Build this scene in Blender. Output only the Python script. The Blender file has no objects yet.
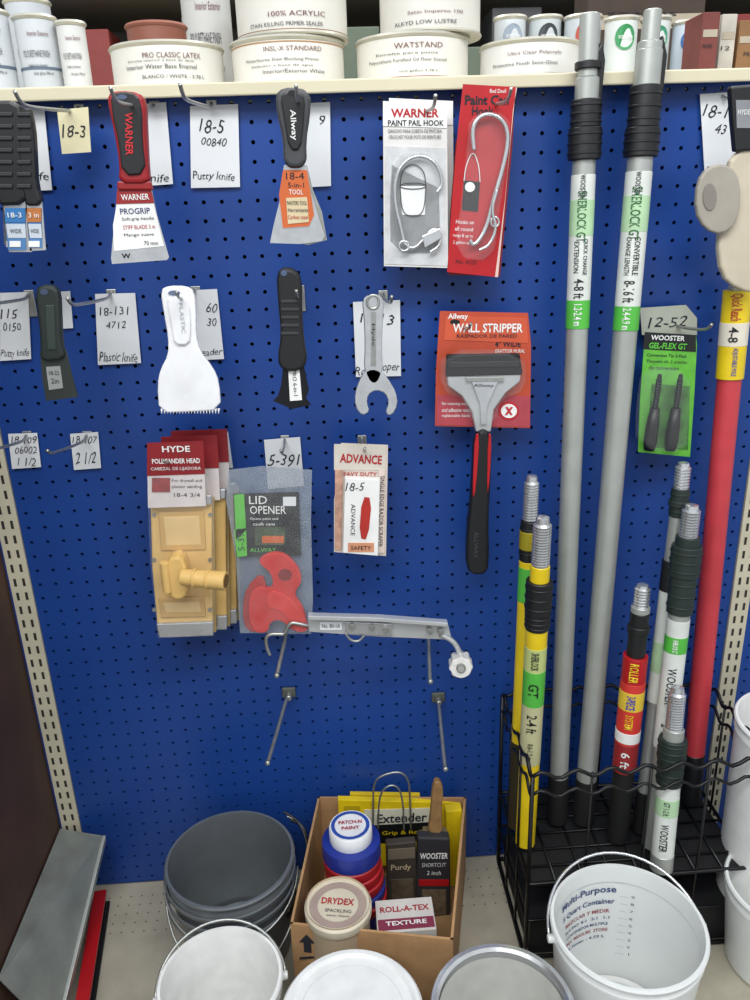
import bpy, math, random
from mathutils import Vector, Matrix
random.seed(7)
scene=bpy.context.scene
rad=math.radians
# ---------------------------------------------------------------- camera
F=800.0; PITCH=rad(20.5); YAW=rad(3); ROLL=rad(2)
CAM=Vector((0,-1.22,1.38))
Fw=Vector((math.sin(YAW)*math.cos(PITCH),math.cos(YAW)*math.cos(PITCH),-math.sin(PITCH)))
R0=Vector((math.cos(YAW),-math.sin(YAW),0)); U0=R0.cross(Fw)
R=R0*math.cos(ROLL)-U0*math.sin(ROLL); U=R0*math.sin(ROLL)+U0*math.cos(ROLL)
cd=bpy.data.cameras.new('camera'); cam=bpy.data.objects.new('camera',cd); scene.collection.objects.link(cam)
cd.sensor_fit='VERTICAL'; cd.sensor_height=36; cd.lens=36*F/1000; cd.clip_start=.02
m=Matrix((R,U,-Fw)).transposed().to_4x4(); m.translation=CAM; cam.matrix_world=m
scene.camera=cam
try: scene.view_settings.view_transform='Standard'
except: pass
# survey helpers: measured bearing -> metres on a real plane
def ray(u,v): return Fw*F+R*(u-375)+U*(500-v)
def P(u,v,y=0.0):
    d=ray(u,v); return CAM+d*((y-CAM.y)/d.y)
def PZ(u,v,z):
    d=ray(u,v); return CAM+d*((z-CAM.z)/d.z)
def mpp(p): return (p-CAM).dot(Fw)/F
# ---------------------------------------------------------------- materials
MC={}
def lin(h):
    h=h.lstrip('#'); o=[]
    for i in (0,2,4):
        c=int(h[i:i+2],16)/255; o.append(c/12.92 if c<=.04045 else ((c+.055)/1.055)**2.4)
    return o
def M(h,rough=.5,metal=0,var=.07,scale=30,alpha=1,trans=0,bump=0,spec=.5):
    k=(h,rough,metal,var,scale,alpha,trans,bump,spec)
    if k in MC: return MC[k]
    mt=bpy.data.materials.new('mat_'+h.strip('#')); mt.use_nodes=True
    nt=mt.node_tree; b=nt.nodes['Principled BSDF']; c=lin(h)
    tc=nt.nodes.new('ShaderNodeTexCoord'); n=nt.nodes.new('ShaderNodeTexNoise'); n.inputs['Scale'].default_value=scale; n.inputs['Detail'].default_value=4
    nt.links.new(tc.outputs['Object'],n.inputs['Vector'])
    r=nt.nodes.new('ShaderNodeValToRGB'); e=r.color_ramp.elements
    e[0].position=.3; e[1].position=.7
    e[0].color=[min(1,x*(1-var)) for x in c]+[1]; e[1].color=[min(1,x*(1+var)) for x in c]+[1]
    nt.links.new(n.outputs['Fac'],r.inputs['Fac']); nt.links.new(r.outputs['Color'],b.inputs['Base Color'])
    b.inputs['Roughness'].default_value=rough; b.inputs['Metallic'].default_value=metal; b.inputs['Alpha'].default_value=alpha
    b.inputs['Specular IOR Level'].default_value=spec
    b.inputs['Transmission Weight'].default_value=trans
    if bump:
        bp=nt.nodes.new('ShaderNodeBump'); bp.inputs['Strength'].default_value=bump; bp.inputs['Distance'].default_value=.002
        nt.links.new(n.outputs['Fac'],bp.inputs['Height']); nt.links.new(bp.outputs['Normal'],b.inputs['Normal'])
    MC[k]=mt; return mt
BLUE=M('#193f87',.36,0,.08,5,spec=.4)
BEIGE=M('#c3bca5',.5,0,.1,12)
PAPER=M('#d6d8da',.8,0,.03,8)
CREAM=M('#d2caa6',.8)
INK=M('#1d2029',.8)
BLACK=M('#141517',.45)
BLACKM=M('#0b0b0c',.7)
STEEL=M('#cdcfd1',.25,.8,.08,60)
ZINC=M('#a9aba6',.35,.8,.12,80)
ALU=M('#adb0ab',.38,.5,.06,30)
WHITE=M('#e4e4e1',.35)
RED=M('#ab131a',.4)
YEL=M('#dcbd1c',.4)
ORG=M('#bf5c28',.5)
GREEN=M('#58b53a',.45)
CARDB=M('#a9835a',.85,0,.1,40,bump=.2)
CLEAR=M('#eef2f5',.08,0,.02,10,alpha=.04,spec=.9)
SMOKE=M('#dfe3e6',.15,0,.3,45,alpha=.05,spec=.5,bump=.8)
# ---------------------------------------------------------------- builders
G=[None]; GROUPS=[]
def group(n):
    e=bpy.data.objects.new(n,None); e.empty_display_size=.02; scene.collection.objects.link(e); G[0]=e; GROUPS.append(e); return e
def mk(n,vs,fs,mat,smooth=False,bev=0,seg=2,top=False,angle=40):
    me=bpy.data.meshes.new(n); me.from_pydata([tuple(v) for v in vs],[],fs); me.materials.append(mat)
    if smooth:
        for p in me.polygons: p.use_smooth=True
    me.validate(); me.update()
    o=bpy.data.objects.new(n,me); scene.collection.objects.link(o)
    if not top and G[0]: o.parent=G[0]
    if bev:
        b=o.modifiers.new('b','BEVEL'); b.width=bev; b.segments=seg; b.limit_method='ANGLE'; b.angle_limit=rad(angle)
    return o
def slabw(n,xz,y,t,mat,bev=0,seg=2,top=False):
    a=sum(xz[i][0]*xz[(i+1)%len(xz)][1]-xz[(i+1)%len(xz)][0]*xz[i][1] for i in range(len(xz)))
    if a<0: xz=xz[::-1]
    k=len(xz); vs=[(x,y,z) for x,z in xz]+[(x,y+t,z) for x,z in xz]
    fs=[list(range(k)),list(range(2*k-1,k-1,-1))]+[[(i+1)%k,i,i+k,(i+1)%k+k] for i in range(k)]
    return mk(n,vs,fs,mat,bev=bev,seg=seg,top=top)
def chaik(p,n):
    for _ in range(n):
        q=[]
        for i in range(len(p)):
            a=p[i]; b=p[(i+1)%len(p)]
            q.append((a[0]*.75+b[0]*.25,a[1]*.75+b[1]*.25)); q.append((a[0]*.25+b[0]*.75,a[1]*.25+b[1]*.75))
        p=q
    return p
def slab(n,px,y,t,mat,bev=0,sm=0,seg=2):
    if sm: px=chaik(px,sm)
    w=[P(u,v,y) for u,v in px]
    return slabw(n,[(p.x,p.z) for p in w],y,t,mat,bev,seg)
def rect(u0,v0,u1,v1): return [(u0,v0),(u1,v0),(u1,v1),(u0,v1)]
def circ(u,v,ru,rv=None,n=24):
    rv=rv or ru; return [(u+ru*math.cos(2*math.pi*i/n),v+rv*math.sin(2*math.pi*i/n)) for i in range(n)]
def box(n,x0,x1,y0,y1,z0,z1,mat,bev=0,top=False):
    return slabw(n,[(x0,z0),(x1,z0),(x1,z1),(x0,z1)],y0,y1-y0,mat,bev,top=top)
def tube(n,pts,r,mat,k=10,closed=False,sub=0,top=False):
    pts=[Vector(p) for p in pts]
    for _ in range(sub):
        q=[pts[0]]
        for i in range(len(pts)-1):
            q+= [pts[i]*.75+pts[i+1]*.25, pts[i]*.25+pts[i+1]*.75]
        q.append(pts[-1]); pts=q
    N=len(pts); rs=r if isinstance(r,list) else [r]*N
    vs=[];fs=[]; nrm=None
    for i in range(N):
        if closed: t=(pts[(i+1)%N]-pts[i-1])
        else: t=pts[min(i+1,N-1)]-pts[max(i-1,0)]
        if t.length<1e-9: t=Vector((0,0,1))
        t.normalize()
        if nrm is None:
            nrm=t.orthogonal().normalized()
        nrm=(nrm-t*nrm.dot(t)).normalized(); b=t.cross(nrm)
        for j in range(k):
            a=2*math.pi*j/k; vs.append(pts[i]+(nrm*math.cos(a)+b*math.sin(a))*rs[i])
    for i in range(N if closed else N-1):
        for j in range(k):
            a=i*k+j; b2=i*k+(j+1)%k; c=((i+1)%N)*k+(j+1)%k; d=((i+1)%N)*k+j
            fs.append([a,b2,c,d])
    if not closed: fs+= [list(range(k))[::-1],list(range((N-1)*k,N*k))]
    return mk(n,vs,fs,mat,smooth=True,top=top)
def ptube(n,px,y,r,mat,sub=2,closed=False):
    return tube(n,[P(u,v,y) for u,v in px],r,mat,8,closed,0 if closed else sub)
def lathe(n,prof,o,mat,k=48,ax=None,top=False,sharp=True):
    """prof list of (r, h) along axis ax from o"""
    ax=(ax or Vector((0,0,1))).normalized(); a1=ax.orthogonal().normalized(); a2=ax.cross(a1)
    o=Vector(o); vs=[];fs=[]
    for r,h in prof:
        for j in range(k):
            a=2*math.pi*j/k; vs.append(o+ax*h+(a1*math.cos(a)+a2*math.sin(a))*max(r,1e-5))
    for i in range(len(prof)-1):
        for j in range(k): fs.append([i*k+j,i*k+(j+1)%k,(i+1)*k+(j+1)%k,(i+1)*k+j])
    ob=mk(n,vs,fs,mat,smooth=True,top=top)
    if sharp:
        s=ob.modifiers.new('e','EDGE_SPLIT'); s.split_angle=rad(35)
    return ob
def solidrod(n,A,B,r0,r1,mat,k=20,ch=.0008):
    L=(B-A).length; return lathe(n,[(0,0),(r0-ch,0),(r0,ch),(r1,L-ch),(r1-ch,L),(0,L)],A,mat,k,B-A)
def thread(n,A,B,r,mat):
    L=(B-A).length; pr=[(0,0)]; N=max(5,int(L/.005))
    for i in range(N):
        h=L*.85*i/N; pr+= [(r*.82,h),(r,h+L*.85*.3/N),(r,h+L*.85*.6/N)]
    pr+=[(r*.75,L*.87),(r*.7,L*.97),(r*.4,L),(0,L)]
    return lathe(n,pr,A,mat,16,B-A)
TEXTS=[]
def text(s,u,v,w,h,mat,y,ang=0,bold=.0,sh=0,hand=False):
    C=P(u,v,y-.0006); dx=P(u+1,v,y)-P(u,v,y); s1=dx.length; dz=(P(u,v-1,y)-P(u,v,y)).length
    a=math.atan2(dx.z,dx.x)+rad(ang); W=w*s1; H=h*dz; ph=random.uniform(0,6)
    def f(x,t):
        if hand:
            t0=t; t=t*(1+.10*math.sin(x*13+ph))+.06*math.sin(x*9+ph*2); x=x+.012*math.sin(t0*5+x*9+ph)
        x=x*W+t*H*sh; t=t*H
        return (C.x+x*math.cos(a)-t*math.sin(a),C.y,C.z+x*math.sin(a)+t*math.cos(a))
    TEXTS.append((s,f,mat,G[0],bold))
def ctext(s,o,r,zc,w,h,a0,mat,bold=0.0,inside=1):
    def f(x,t):
        a=a0+inside*x*w/r; return (o[0]+r*math.sin(a),o[1]-r*math.cos(a),zc+t*h)
    TEXTS.append((s,f,mat,G[0],bold))
def flat_text(s,c,w,h,mat,ang=0,bold=.01):
    def f(x,t):
        x*=w;t*=h; return (c[0]+x*math.cos(ang)-t*math.sin(ang),c[1]+x*math.sin(ang)+t*math.cos(ang),c[2])
    TEXTS.append((s,f,mat,G[0],bold))
# ---------------------------------------------------------------- room
DECK=round(P(110,884).z,3)
XL=P(82,830).x; XR=P(706,775).x
ZT=P(300,90).z
print('DECK',DECK,'XL',XL,'XR',XR,'ZT',ZT)
def pegboard(n,x0,x1,z0,z1,p=.0254):
    nx=int(round((x1-x0)/p)); nz=int(round((z1-z0)/p)); px=(x1-x0)/nx; pz=(z1-z0)/nz
    vs=[];fs=[]
    sq=[]
    for i in range(16):
        a=2*math.pi*i/16; c,s=math.cos(a),math.sin(a); mx=max(abs(c),abs(s)); sq.append((c/mx*.5,s/mx*.5,c,s))
    for i in range(nx):
        for j in range(nz):
            cx=x0+(i+.5)*px; cz=z0+(j+.5)*pz; b=len(vs)
            for (a,b_,c,s) in sq: vs.append((cx+a*px,0,cz+b_*pz))
            for (a,b_,c,s) in sq: vs.append((cx+c*.0029,0,cz+s*.0029))
            for (a,b_,c,s) in sq: vs.append((cx+c*.0029,.006,cz+s*.0029))
            for q in range(16):
                q2=(q+1)%16
                fs.append([b+q,b+q2,b+16+q2,b+16+q]); fs.append([b+16+q,b+16+q2,b+32+q2,b+32+q])
    o=mk(n,vs,fs,BLUE,top=True)
    return o
G[0]=None
pegboard('wall_back',XL,XR,DECK,ZT)
pegboard('wall_back_right_bay',XR+.035,XR+.035+.61,DECK,ZT)
pegboard('wall_back_left_bay',XL-.035-.3,XL-.035,DECK,ZT)
box('wall_backing',XL-.4,XR+.7,.03,.035,DECK,ZT-.01,M('#050608',.9),top=True)
def upright(n,xc):
    group(n)
    box('channel',xc-.0165,xc+.0165,-.004,.028,DECK+.001,ZT+.002,BEIGE,.001)
    vs=[];fs=[]
    z=DECK+.01
    while z<ZT-.02:
        for dx in (-.007,.007):
            b=len(vs); vs+= [(xc+dx-.0022,-.0045,z),(xc+dx+.0022,-.0045,z),(xc+dx+.0022,-.0045,z+.014),(xc+dx-.0022,-.0045,z+.014)]; fs.append([b,b+1,b+2,b+3])
        z+=.0254
    mk('slots',vs,fs,M('#2a2722',.9))
upright('slotted_upright',XL-.0175); upright('slotted_upright',XR+.0175)
box('wall_left',XL-.07,XL-.038,-.6,.03,0,ZT,M('#452e22',.6,0,.3,9),top=True)
box('floor',-3,3,-3,2,-.02,0,M('#6d6a64',.5,0,.1,5),top=True)
# base deck
group('base_shelf')
box('deck',XL-.036,XR+.65,-.56,-.001,DECK-.03,DECK,M('#aca593',.45,0,.12,20),.002)
box('kick_panel',XL-.036,XR+.65,-.54,-.52,0,DECK-.03,BEIGE)
vs=[];fs=[]
for i in range(70):
    for j in range(5):
        x=XL+.0+i*.02; y=-.035-j*.02; b=len(vs)
        for q in range(8): vs.append((x+.0016*math.cos(q*math.pi/4),y+.0016*math.sin(q*math.pi/4),DECK+.0004))
        fs.append(list(range(b,b+8)))
mk('deck_perforations',vs,fs,M('#5a564b',.9))
# top shelf
ZS=P(300,80,-.03).z; ZB=P(300,94,-.03).z
group('top_shelf')
box('shelf_lip',-.95,1.15,-.032,-.026,ZB,ZS,M('#c9c1a6',.45,0,.05,8),.002)
box('shelf_plate',-.95,1.15,-.028,.42,ZS-.005,ZS,BEIGE)
# ---------------------------------------------------------------- peg hooks
def hook(u,v,L=.25,drop=0):
    up=.008
    b=P(u,v,0); group('peg_hook')
    tube('wire',[b+Vector((0,-.001,.006)),b+Vector((0,-.006,.004)),b+Vector((0,-.02,-.001)),b+Vector((0,-L*.5,-.003-drop*.5)),b+Vector((0,-L+.02,-.004-drop)),b+Vector((0,-L,.0-drop)),b+Vector((0,-L-.010,up-drop))],.0022,ZINC,8,sub=2)
    box('back_plate',b.x-.007,b.x+.007,-.003,-.0005,b.z-.028,b.z+.01,ZINC,.001)
for a in [(80,112,.24,.012),(155,109,.24,.012),(212,108,.26,.012),(300,106,.18,.006),(421,112,.14,.004),(487,106,.14,.004),
          (30,297,.18,-.012),(112,296,.2,-.012),(196,293,.15,-.01),(300,292,.15,-.01),(383,297,.15,-.01),(459,322,.09,-.004),(672,324,.12,-.01),
          (28,437,.16,-.025),(88,437,.17,-.025),(180,446,.12,-.01),(285,441,.10,-.01),(362,441,.09,-.01),(720,100,.12,0)]:
    hook(*a)
# ---------------------------------------------------------------- label cards
def card(px,lines,mat=PAPER,y=-.006):
    group('label_card'); slab('paper',px,y,.0012,mat)
    for (s,u,v,w,h) in lines: text(s,u,v,w,h,INK,y,random.uniform(-3,3),-.002,.22,True)
card([(12,108),(44,107),(52,190),(15,192)],[('fe',44,176,10,8)])
card([(57,110),(88,107),(91,152),(62,154)],[('18-3',74,131,23,13)],CREAM,-.05)
card([(143,104),(166,102),(173,184),(146,186)],[('nife',160,178,18,8)])
card([(190,106),(238,104),(240,187),(191,188)],[('18-5',212,126,24,13),('00840',214,142,25,8),('Putty knife',214,177,42,10)])
card([(290,104),(330,102),(331,186),(292,188)],[('9',322,120,6,10)])
card([(0,293),(28,292),(31,359),(0,361)],[('115',9,314,16,9),('0150',12,327,18,8),('ic Putty knife',12,354,34,9)])
card([(40,293),(70,291),(73,328),(44,330)],[])
card([(95,294),(135,293),(141,363),(98,365)],[('18-131',114,311,28,8),('4712',116,325,20,7),('Plastic knife',119,357,38,9)])
card([(178,291),(217,289),(224,359),(184,361)],[('60',212,308,11,9),('30',212,322,9,8),('Spreader',206,353,32,9)])
card([(353,302),(400,300),(401,376),(356,377)],[('18-1',372,318,22,9),('3',391,320,6,10),('Rol',362,371,13,8),('roper',389,369,20,8)])
card([(8,434),(37,433),(41,467),(12,469)],[('18-109',24,440,25,7),('06002',26,450,22,7),('1 1/2',27,462,18,8)])
card([(70,434),(98,432),(101,468),(74,470)],[('18-107',85,440,24,7),('2 1/2',86,458,20,11)])
card([(198,434),(228,432),(233,468),(203,470)],[('45',221,444,12,9)])
card([(264,440),(300,437),(304,486),(268,489)],[('5-391',284,460,30,12)])
card([(700,94),(732,92),(737,176),(705,178)],[('18-1',716,111,24,12),('43',721,129,11,9),('Pa',712,171,12,9)])
card([(640,308),(686,305),(697,318),(697,335),(642,335)],[('12-52',668,322,38,10)],M('#a9ac9f',.8),-.02)
# ---------------------------------------------------------------- putty knives (top left)
def blk_knife(hp,lp,c,s,y=-.14):
    group('putty_knife')
    slab('handle',hp,y-.006,.016,BLACK,.004,1)
    for i in range(7):
        v=112+i*12; slab('grip_rib',rect((hp[0][0]+hp[1][0])/2-5,v,(hp[0][0]+hp[1][0])/2+9,v+4),y-.0085,.003,M('#2a2b2e',.6),.0008)
    slab('blade',lp,y,.0015,STEEL)
    u0=lp[0][0];u1=lp[1][0];v0=lp[0][1];v1=lp[2][1]
    slab('label',[(u0+2,v0+8),(u1-1,v0+8),(u1,v1-2),(u0+5,v1-2)],y-.0012,.001,M('#4a76a8',.5))
    slab('label_white',[(u0+3,v0+24),(u1-1,v0+24),(u1,v0+38),(u0+5,v0+38)],y-.0018,.001,M('#b9c2cb',.5))
    slab('label_band',[(u0+2,v0+8),(u1-1,v0+8),(u1-1,v0+22),(u0+2,v0+22)],y-.002,.001,M(c,.5))
    text(s,(u0+u1)/2,v0+15,(u1-u0)*.6,5,WHITE,y-.003); text('WIDE',(u0+u1)/2+1,v0+31,(u1-u0)*.5,4,INK,y-.002)
    slab('barcode',rect((u0+u1)/2-5,v0+41,(u0+u1)/2+6,v0+47),y-.0022,.001,WHITE)
blk_knife([(-10,100),(16,100),(25,118),(22,150),(24,180),(27,205),(-10,206)],[(3,200),(26,200),(32,252),(9,252)],'#2e6fa8','18-3')
blk_knife([(16,104),(27,104),(33,125),(35,160),(36,185),(43,206),(20,206)],[(25,200),(42,200),(46,250),(30,251)],'#b06b35','3 in')
blk_knife([(-34,96),(-14,98),(-10,118),(-12,150),(-10,180),(-7,205),(-36,206)],[(-32,200),(-9,200),(-2,254),(-30,254)],'#2e6fa8','18-3')
blk_knife([(-4,102),(14,102),(20,120),(20,160),(24,206),(-4,206)],[(2,200),(20,200),(24,245),(4,245)],'#35556f','2 in',-.11)
# red knife
group('putty_knife'); y=-.14
slab('handle',[(106,93),(120,90),(138,92),(145,100),(146,130),(148,172),(150,184),(117,184),(119,165),(113,130),(108,108)],y-.008,.02,M('#8e1218',.45),.005,1,3)
slab('grip_insert',[(110,94),(124,91),(137,94),(142,110),(142,140),(146,174),(122,176),(118,140),(112,115)],y-.011,.006,BLACK,.002,1)
slab('hang_hole',circ(122,97,5,2.5),y-.0115,.002,M('#44536e',.6))
text('WARNER',129,134,40,8,M('#c02028',.5),y-.0115,-95,.02)
slab('ferrule',[(117,181),(150,181),(152,190),(117,190)],y-.005,.012,M('#8d1a1c',.4),.002)
slab('blade',[(118,186),(151,186),(157,215),(169,257),(167,260),(112,264),(111,258),(115,215)],y,.002,STEEL)
slab('label',[(117,203),(153,201),(158,222),(164,246),(114,251),(113,225)],y-.001,.001,WHITE)
slab('label_red',[(117,190),(151,190),(154,203),(116,204)],y-.0018,.001,M('#8e1a1e',.5))
text('WARNER',135,197,28,6,WHITE,y-.002,2,.01); text('PROGRIP',135,211,30,6,M('#2d3a66',.5),y-.001,2,.01); text('Soft-grip handle',138,219,32,4,INK,y-.001,2); text('STIFF BLADE 3 in',139,227,32,4,RED,y-.001,2); text('Mango suave',139,235,30,4,INK,y-.001,2); text('70 mm',151,243,14,4,INK,y-.001)
text('W',126,256,9,5,BLACK,y,0,.03)
# multi tool
group('painters_multi_tool'); y=-.12
slab('handle',[(275,94),(283,87),(300,87),(311,93),(310,115),(306,140),(307,168),(283,168),(283,140),(277,115)],y-.009,.022,M('#3a3b3e',.5),.006,1,3)
slab('grip',[(280,96),(288,91),(298,91),(305,97),(304,120),(301,150),(289,150),(284,120)],y-.012,.006,BLACK,.002,1)
slab('hang_hole',circ(292,93,4,3),y-.0125,.002,BLACKM)
text('Allway',293,125,28,8,WHITE,y-.0125,-88,.01)
slab('blade',[(284,165),(307,165),(311,192),(318,215),(325,236),(322,241),(300,244),(270,243),(273,228),(281,195)],y+.001,.002,STEEL)
slab('blade_back',[(284,165),(307,165),(313,190),(322,212),(327,240),(308,245),(285,240),(279,195)],y+.006,.002,ZINC)
slab('label',[(283,170),(307,170),(311,195),(314,215),(309,226),(283,228),(279,195)],y-.001,.0015,ORG)
slab('label_pale',[(286,198),(307,197),(309,222),(288,224)],y-.0018,.001,M('#c9b893',.6))
text('18-4',295,176,18,7,INK,y-.001,0,.0); text('5-in-1',296,185,16,5,INK,y-.001); text('TOOL',296,192,14,5,WHITE,y-.001); text('PAINTERS TOOL',297,203,20,4,INK,y-.002,0); text('Herramienta',298,210,20,4,INK,y-.002,0); text('Carbon steel',298,217,20,4,RED,y-.002)
# pail hook packages
def pailpkg(dx,dy,y,full):
    group('pail_hook_package')
    q=lambda l:[(a+dx,b+dy) for a,b in l]
    slab('backing_card',q([(383,101),(447,104),(448,268),(384,266)]),y,.001,M('#d6d3cf',.6))
    slab('header',q([(383,101),(447,104),(447,128),(383,126)]),y-.0012,.001,WHITE)
    if full:
        slab('picture',q([(385,146),(446,148),(447,266),(385,264)]),y-.001,.001,M('#c3c4c5',.5,0,.12,60))
        text('WARNER',415+dx,113+dy,48,9,RED,y-.001,0,.03); text('PAINT PAIL HOOK',416+dx,123+dy,56,6,INK,y-.001,0,.02)
        text('GANCHO PARA CUBETA DE PINTURA',415,131,54,3.5,INK,y-.001); text('CROCHET POUR POTS DE PEINTURE',415,137,52,3.5,INK,y-.001)
        slab('pail_outline',[(400,186),(426,186),(425,215),(402,215)],y-.0022,.0008,M('#dededd',.5)); ptube('pail_drawing',[(400,186),(402,170),(413,163),(424,170),(426,186)],y-.003,.0006,BLACK); ptube('pail_drawing_rim',circ(413,186,13,3,16),y-.003,.0006,BLACK,closed=True); ptube('pail_drawing_base',[(400,186),(402,213),(413,217),(424,213),(426,186)],y-.003,.0006,BLACK)
        ptube('wire_hook',[(404,243),(401,228),(396,210),(394,190),(397,172),(407,159),(421,155),(434,161),(441,173),(442,186),(437,192)],y-.008,.0024,STEEL)
        ptube('wire_hook_inner',[(404,243),(413,250),(425,238),(432,228),(441,232),(440,246),(430,252)],y-.008,.0022,STEEL)
        ptube('ring',circ(404,246,5,5,12),y-.009,.0016,STEEL,closed=True)
        slab('clip',[(422,236),(440,228),(442,238),(425,248)],y-.012,.004,STEEL,.001)
        slab('blister',[(390,150),(441,150),(445,200),(446,258),(388,258),(387,200)],y-.016,.015,CLEAR,.005,1)
pailpkg(6,-3,-.035,False); pailpkg(0,0,-.06,True)
# red can hook packages
group('can_hook_package'); y=-.06
slab('backing_card',[(463,84),(516,87),(513,130),(505,200),(496,277),(447,272),(452,200),(458,130)],y,.001,RED)
slab('white_edge',[(513,110),(517,88),(516,87),(498,277),(495,277),(505,200)],y-.0006,.0006,M('#d8b9b0',.6))
text('Red Devil',498,91,16,4,WHITE,y); text('Paint Can',487,100,44,10,INK,y,0,.03); text('Hook',483,111,22,9,INK,y,0,.03)
slab('picture_pail',[(464,180),(480,182),(478,212),(462,210)],y-.001,.0008,BLACKM); ptube('picture_handle',[(464,181),(466,165),(473,150),(479,165),(480,182)],y-.0012,.0007,WHITE)
slab('disc',circ(470,187,5),y-.002,.0006,WHITE)
text('Hooks on',465,222,18,4,WHITE,y,-3); text('all round',464,229,18,4,WHITE,y,-3); text('rungs & up to',463,236,20,4,WHITE,y,-3); text('2 gallon cans',463,243,20,4,WHITE,y,-3); text('No. 4123',466,262,20,4,INK,y,-3)
ptube('wire_hook',[(474,150),(472,130),(477,118),(489,113),(502,119),(508,132),(507,150),(500,178),(493,200),(488,222),(481,238),(473,246),(470,240)],y-.009,.0029,STEEL)
ptube('lower_hook',[(497,190),(491,210),(497,228),(489,246),(479,250)],y-.012,.0022,STEEL)
ptube('ring',circ(495,222,4,5,12),y-.011,.0015,STEEL,closed=True)
slab('blister',[(470,112),(512,112),(510,150),(500,215),(494,262),(455,258),(462,200),(468,150)],y-.018,.016,CLEAR,.005,1)
group('can_hook_package'); slab('backing_card',[(456,140),(515,100),(512,150),(500,276),(449,275),(450,215)],-.045,.001,M('#8e1317',.5))
# ---------------------------------------------------------------- row 2
group('putty_knife'); y=-.13
DG=M('#1d2724',.55)
slab('handle',[(34,290),(42,285),(53,286),(59,293),(60,320),(61,345),(66,360),(39,362),(40,345),(38,320)],y-.006,.016,DG,.004,1,3)
slab('hang_hole',circ(44,292,4,3),y-.0065,.001,M('#3a4660',.6))
slab('grip_line',[(45,305),(54,305),(56,350),(47,350)],y-.0075,.002,M('#2b3833',.6),.001)
slab('blade',[(40,352),(66,350),(72,375),(78,397),(46,401),(42,378)],y,.002,M('#3c4240',.4,.5))
slab('label',[(46,367),(60,366),(63,388),(49,390)],y-.001,.001,M('#8f938f',.6)); text('18-22',54,373,10,4,INK,y-.001); text('2in',55,381,8,5,INK,y-.001)
group('plastic_spreader'); y=-.12
WP=M('#e4e4e6',.3)
slab('body',[(160,290),(168,286),(186,286),(194,291),(196,312),(196,335),(200,352),(213,368),(219,382),(221,410),(190,412),(159,413),(157,385),(160,370),(168,355),(168,338),(164,315)],y-.004,.007,WP,.002,1,3)
slab('handle_ridge',[(166,300),(172,297),(183,297),(189,301),(191,330),(189,345),(174,345),(172,330)],y-.008,.006,WP,.002,1)
slab('hang_slot',circ(174,293,6,2.5),y-.0055,.002,M('#5d6a86',.6))
text('PLASTIC',182,318,30,4,M('#a9acb0',.5),y-.009,-88)
for i in range(20):
    slab('tooth',[(160.5+i*3,409),(162.7+i*3,409),(161.6+i*3,414)],y-.003,.005,WP)
group('putty_knife'); y=-.12
slab('handle',[(276,272),(285,267),(296,270),(302,280),(302,310),(304,340),(308,362),(300,372),(282,372),(277,360),(281,335),(278,305)],y-.008,.018,BLACK,.005,1,3)
for i in range(5): slab('grip_rib',rect(281,300+i*8,299,303+i*8),y-.0095,.003,M('#2c2d30',.5),.0006)
slab('hang_hole',circ(284,273,3),y-.0085,.001,M('#44536e',.6))
slab('blade',[(283,368),(304,366),(309,390),(306,398),(311,405),(292,409),(273,401),(278,396),(281,385)],y,.003,M('#202225',.35,.6))
slab('label',[(288,366),(299,365),(302,400),(290,401)],y-.0012,.001,WHITE); text('PRO 6-in-1',295,383,26,4,INK,y-.0012,-87)
group('roller_scraper_wrench'); y=-.13
slab('shank',[(362,300),(368,295),(378,294),(384,300),(383,320),(382,345),(383,372),(378,384),(370,384),(364,372),(365,345),(364,320)],y-.003,.007,STEEL,.002,1,3)
slab('fork_head',[(364,372),(372,368),(381,371),(389,380),(396,392),(398,405),(392,416),(385,414),(389,402),(385,393),(376,390),(368,395),(367,404),(370,412),(362,416),(355,407),(355,393),(359,381)],y-.003,.007,STEEL,.0015,1,3)
slab('shank_groove',[(371,312),(376,312),(376,366),(371,366)],y-.0042,.0015,ZINC)
ptube('eyelet',circ(373,302,6,7,14),y-.004,.0018,ZINC,closed=True)
text('Hyde',373,335,22,4,INK,y-.0045,-89)
# wall stripper
group('wall_stripper_package'); y=-.05
OR=M('#b3452a',.5)
slab('backing_card',[(440,311),(528,313),(531,345),(530,428),(435,426),(436,370)],y,.001,OR)
slab('header',[(446,316),(527,318),(528,343),(444,340)],y-.0008,.0008,M('#c45233',.5))
slab('lower_panel',[(437,395),(530,396),(530,427),(436,425)],y-.0008,.0008,M('#a8404a',.5,0,.1,50))
text('Allway',458,317,20,7,WHITE,y-.001,0,.02); text('WALL STRIPPER',488,328,70,9,WHITE,y-.001,0,.02); text('4" WIDE',508,344,26,6,INK,y,0,.02)
text('RASPADOR DE PARED',487,336,60,3.5,INK,y-.001); text('GRATTOIR MURAL',510,351,30,3.5,WHITE,y)
text('For removing wallpaper',458,404,32,4,WHITE,y-.001); text('and adhesive residue',458,410,32,4,WHITE,y-.001); text('replaceable blade',456,416,28,4,WHITE,y-.001)
slab('badge',circ(509,411,10,9),y-.002,.001,M('#b5202a',.5)); slab('badge_white',circ(509,411,8,7),y-.0026,.001,WHITE); text('x',509,411,8,8,M('#b5202a',.5),y-.003,0,.03)
slab('hang_slot',circ(455,322,5,2.5),y-.0015,.001,BLACKM)
slab('blister',[(443,352),(526,352),(527,392),(500,400),(497,424),(470,424),(465,400),(441,392)],y-.03,.028,CLEAR,.004,1)
group('wall_scraper'); y=-.062
slab('blade_guard',[(447,355),(520,354),(523,375),(446,377)],y-.008,.01,BLACKM,.002)
slab('guard_ridge',[(449,362),(519,361),(520,367),(449,368)],y-.0095,.003,M('#1c1d1f',.5),.001)
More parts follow.
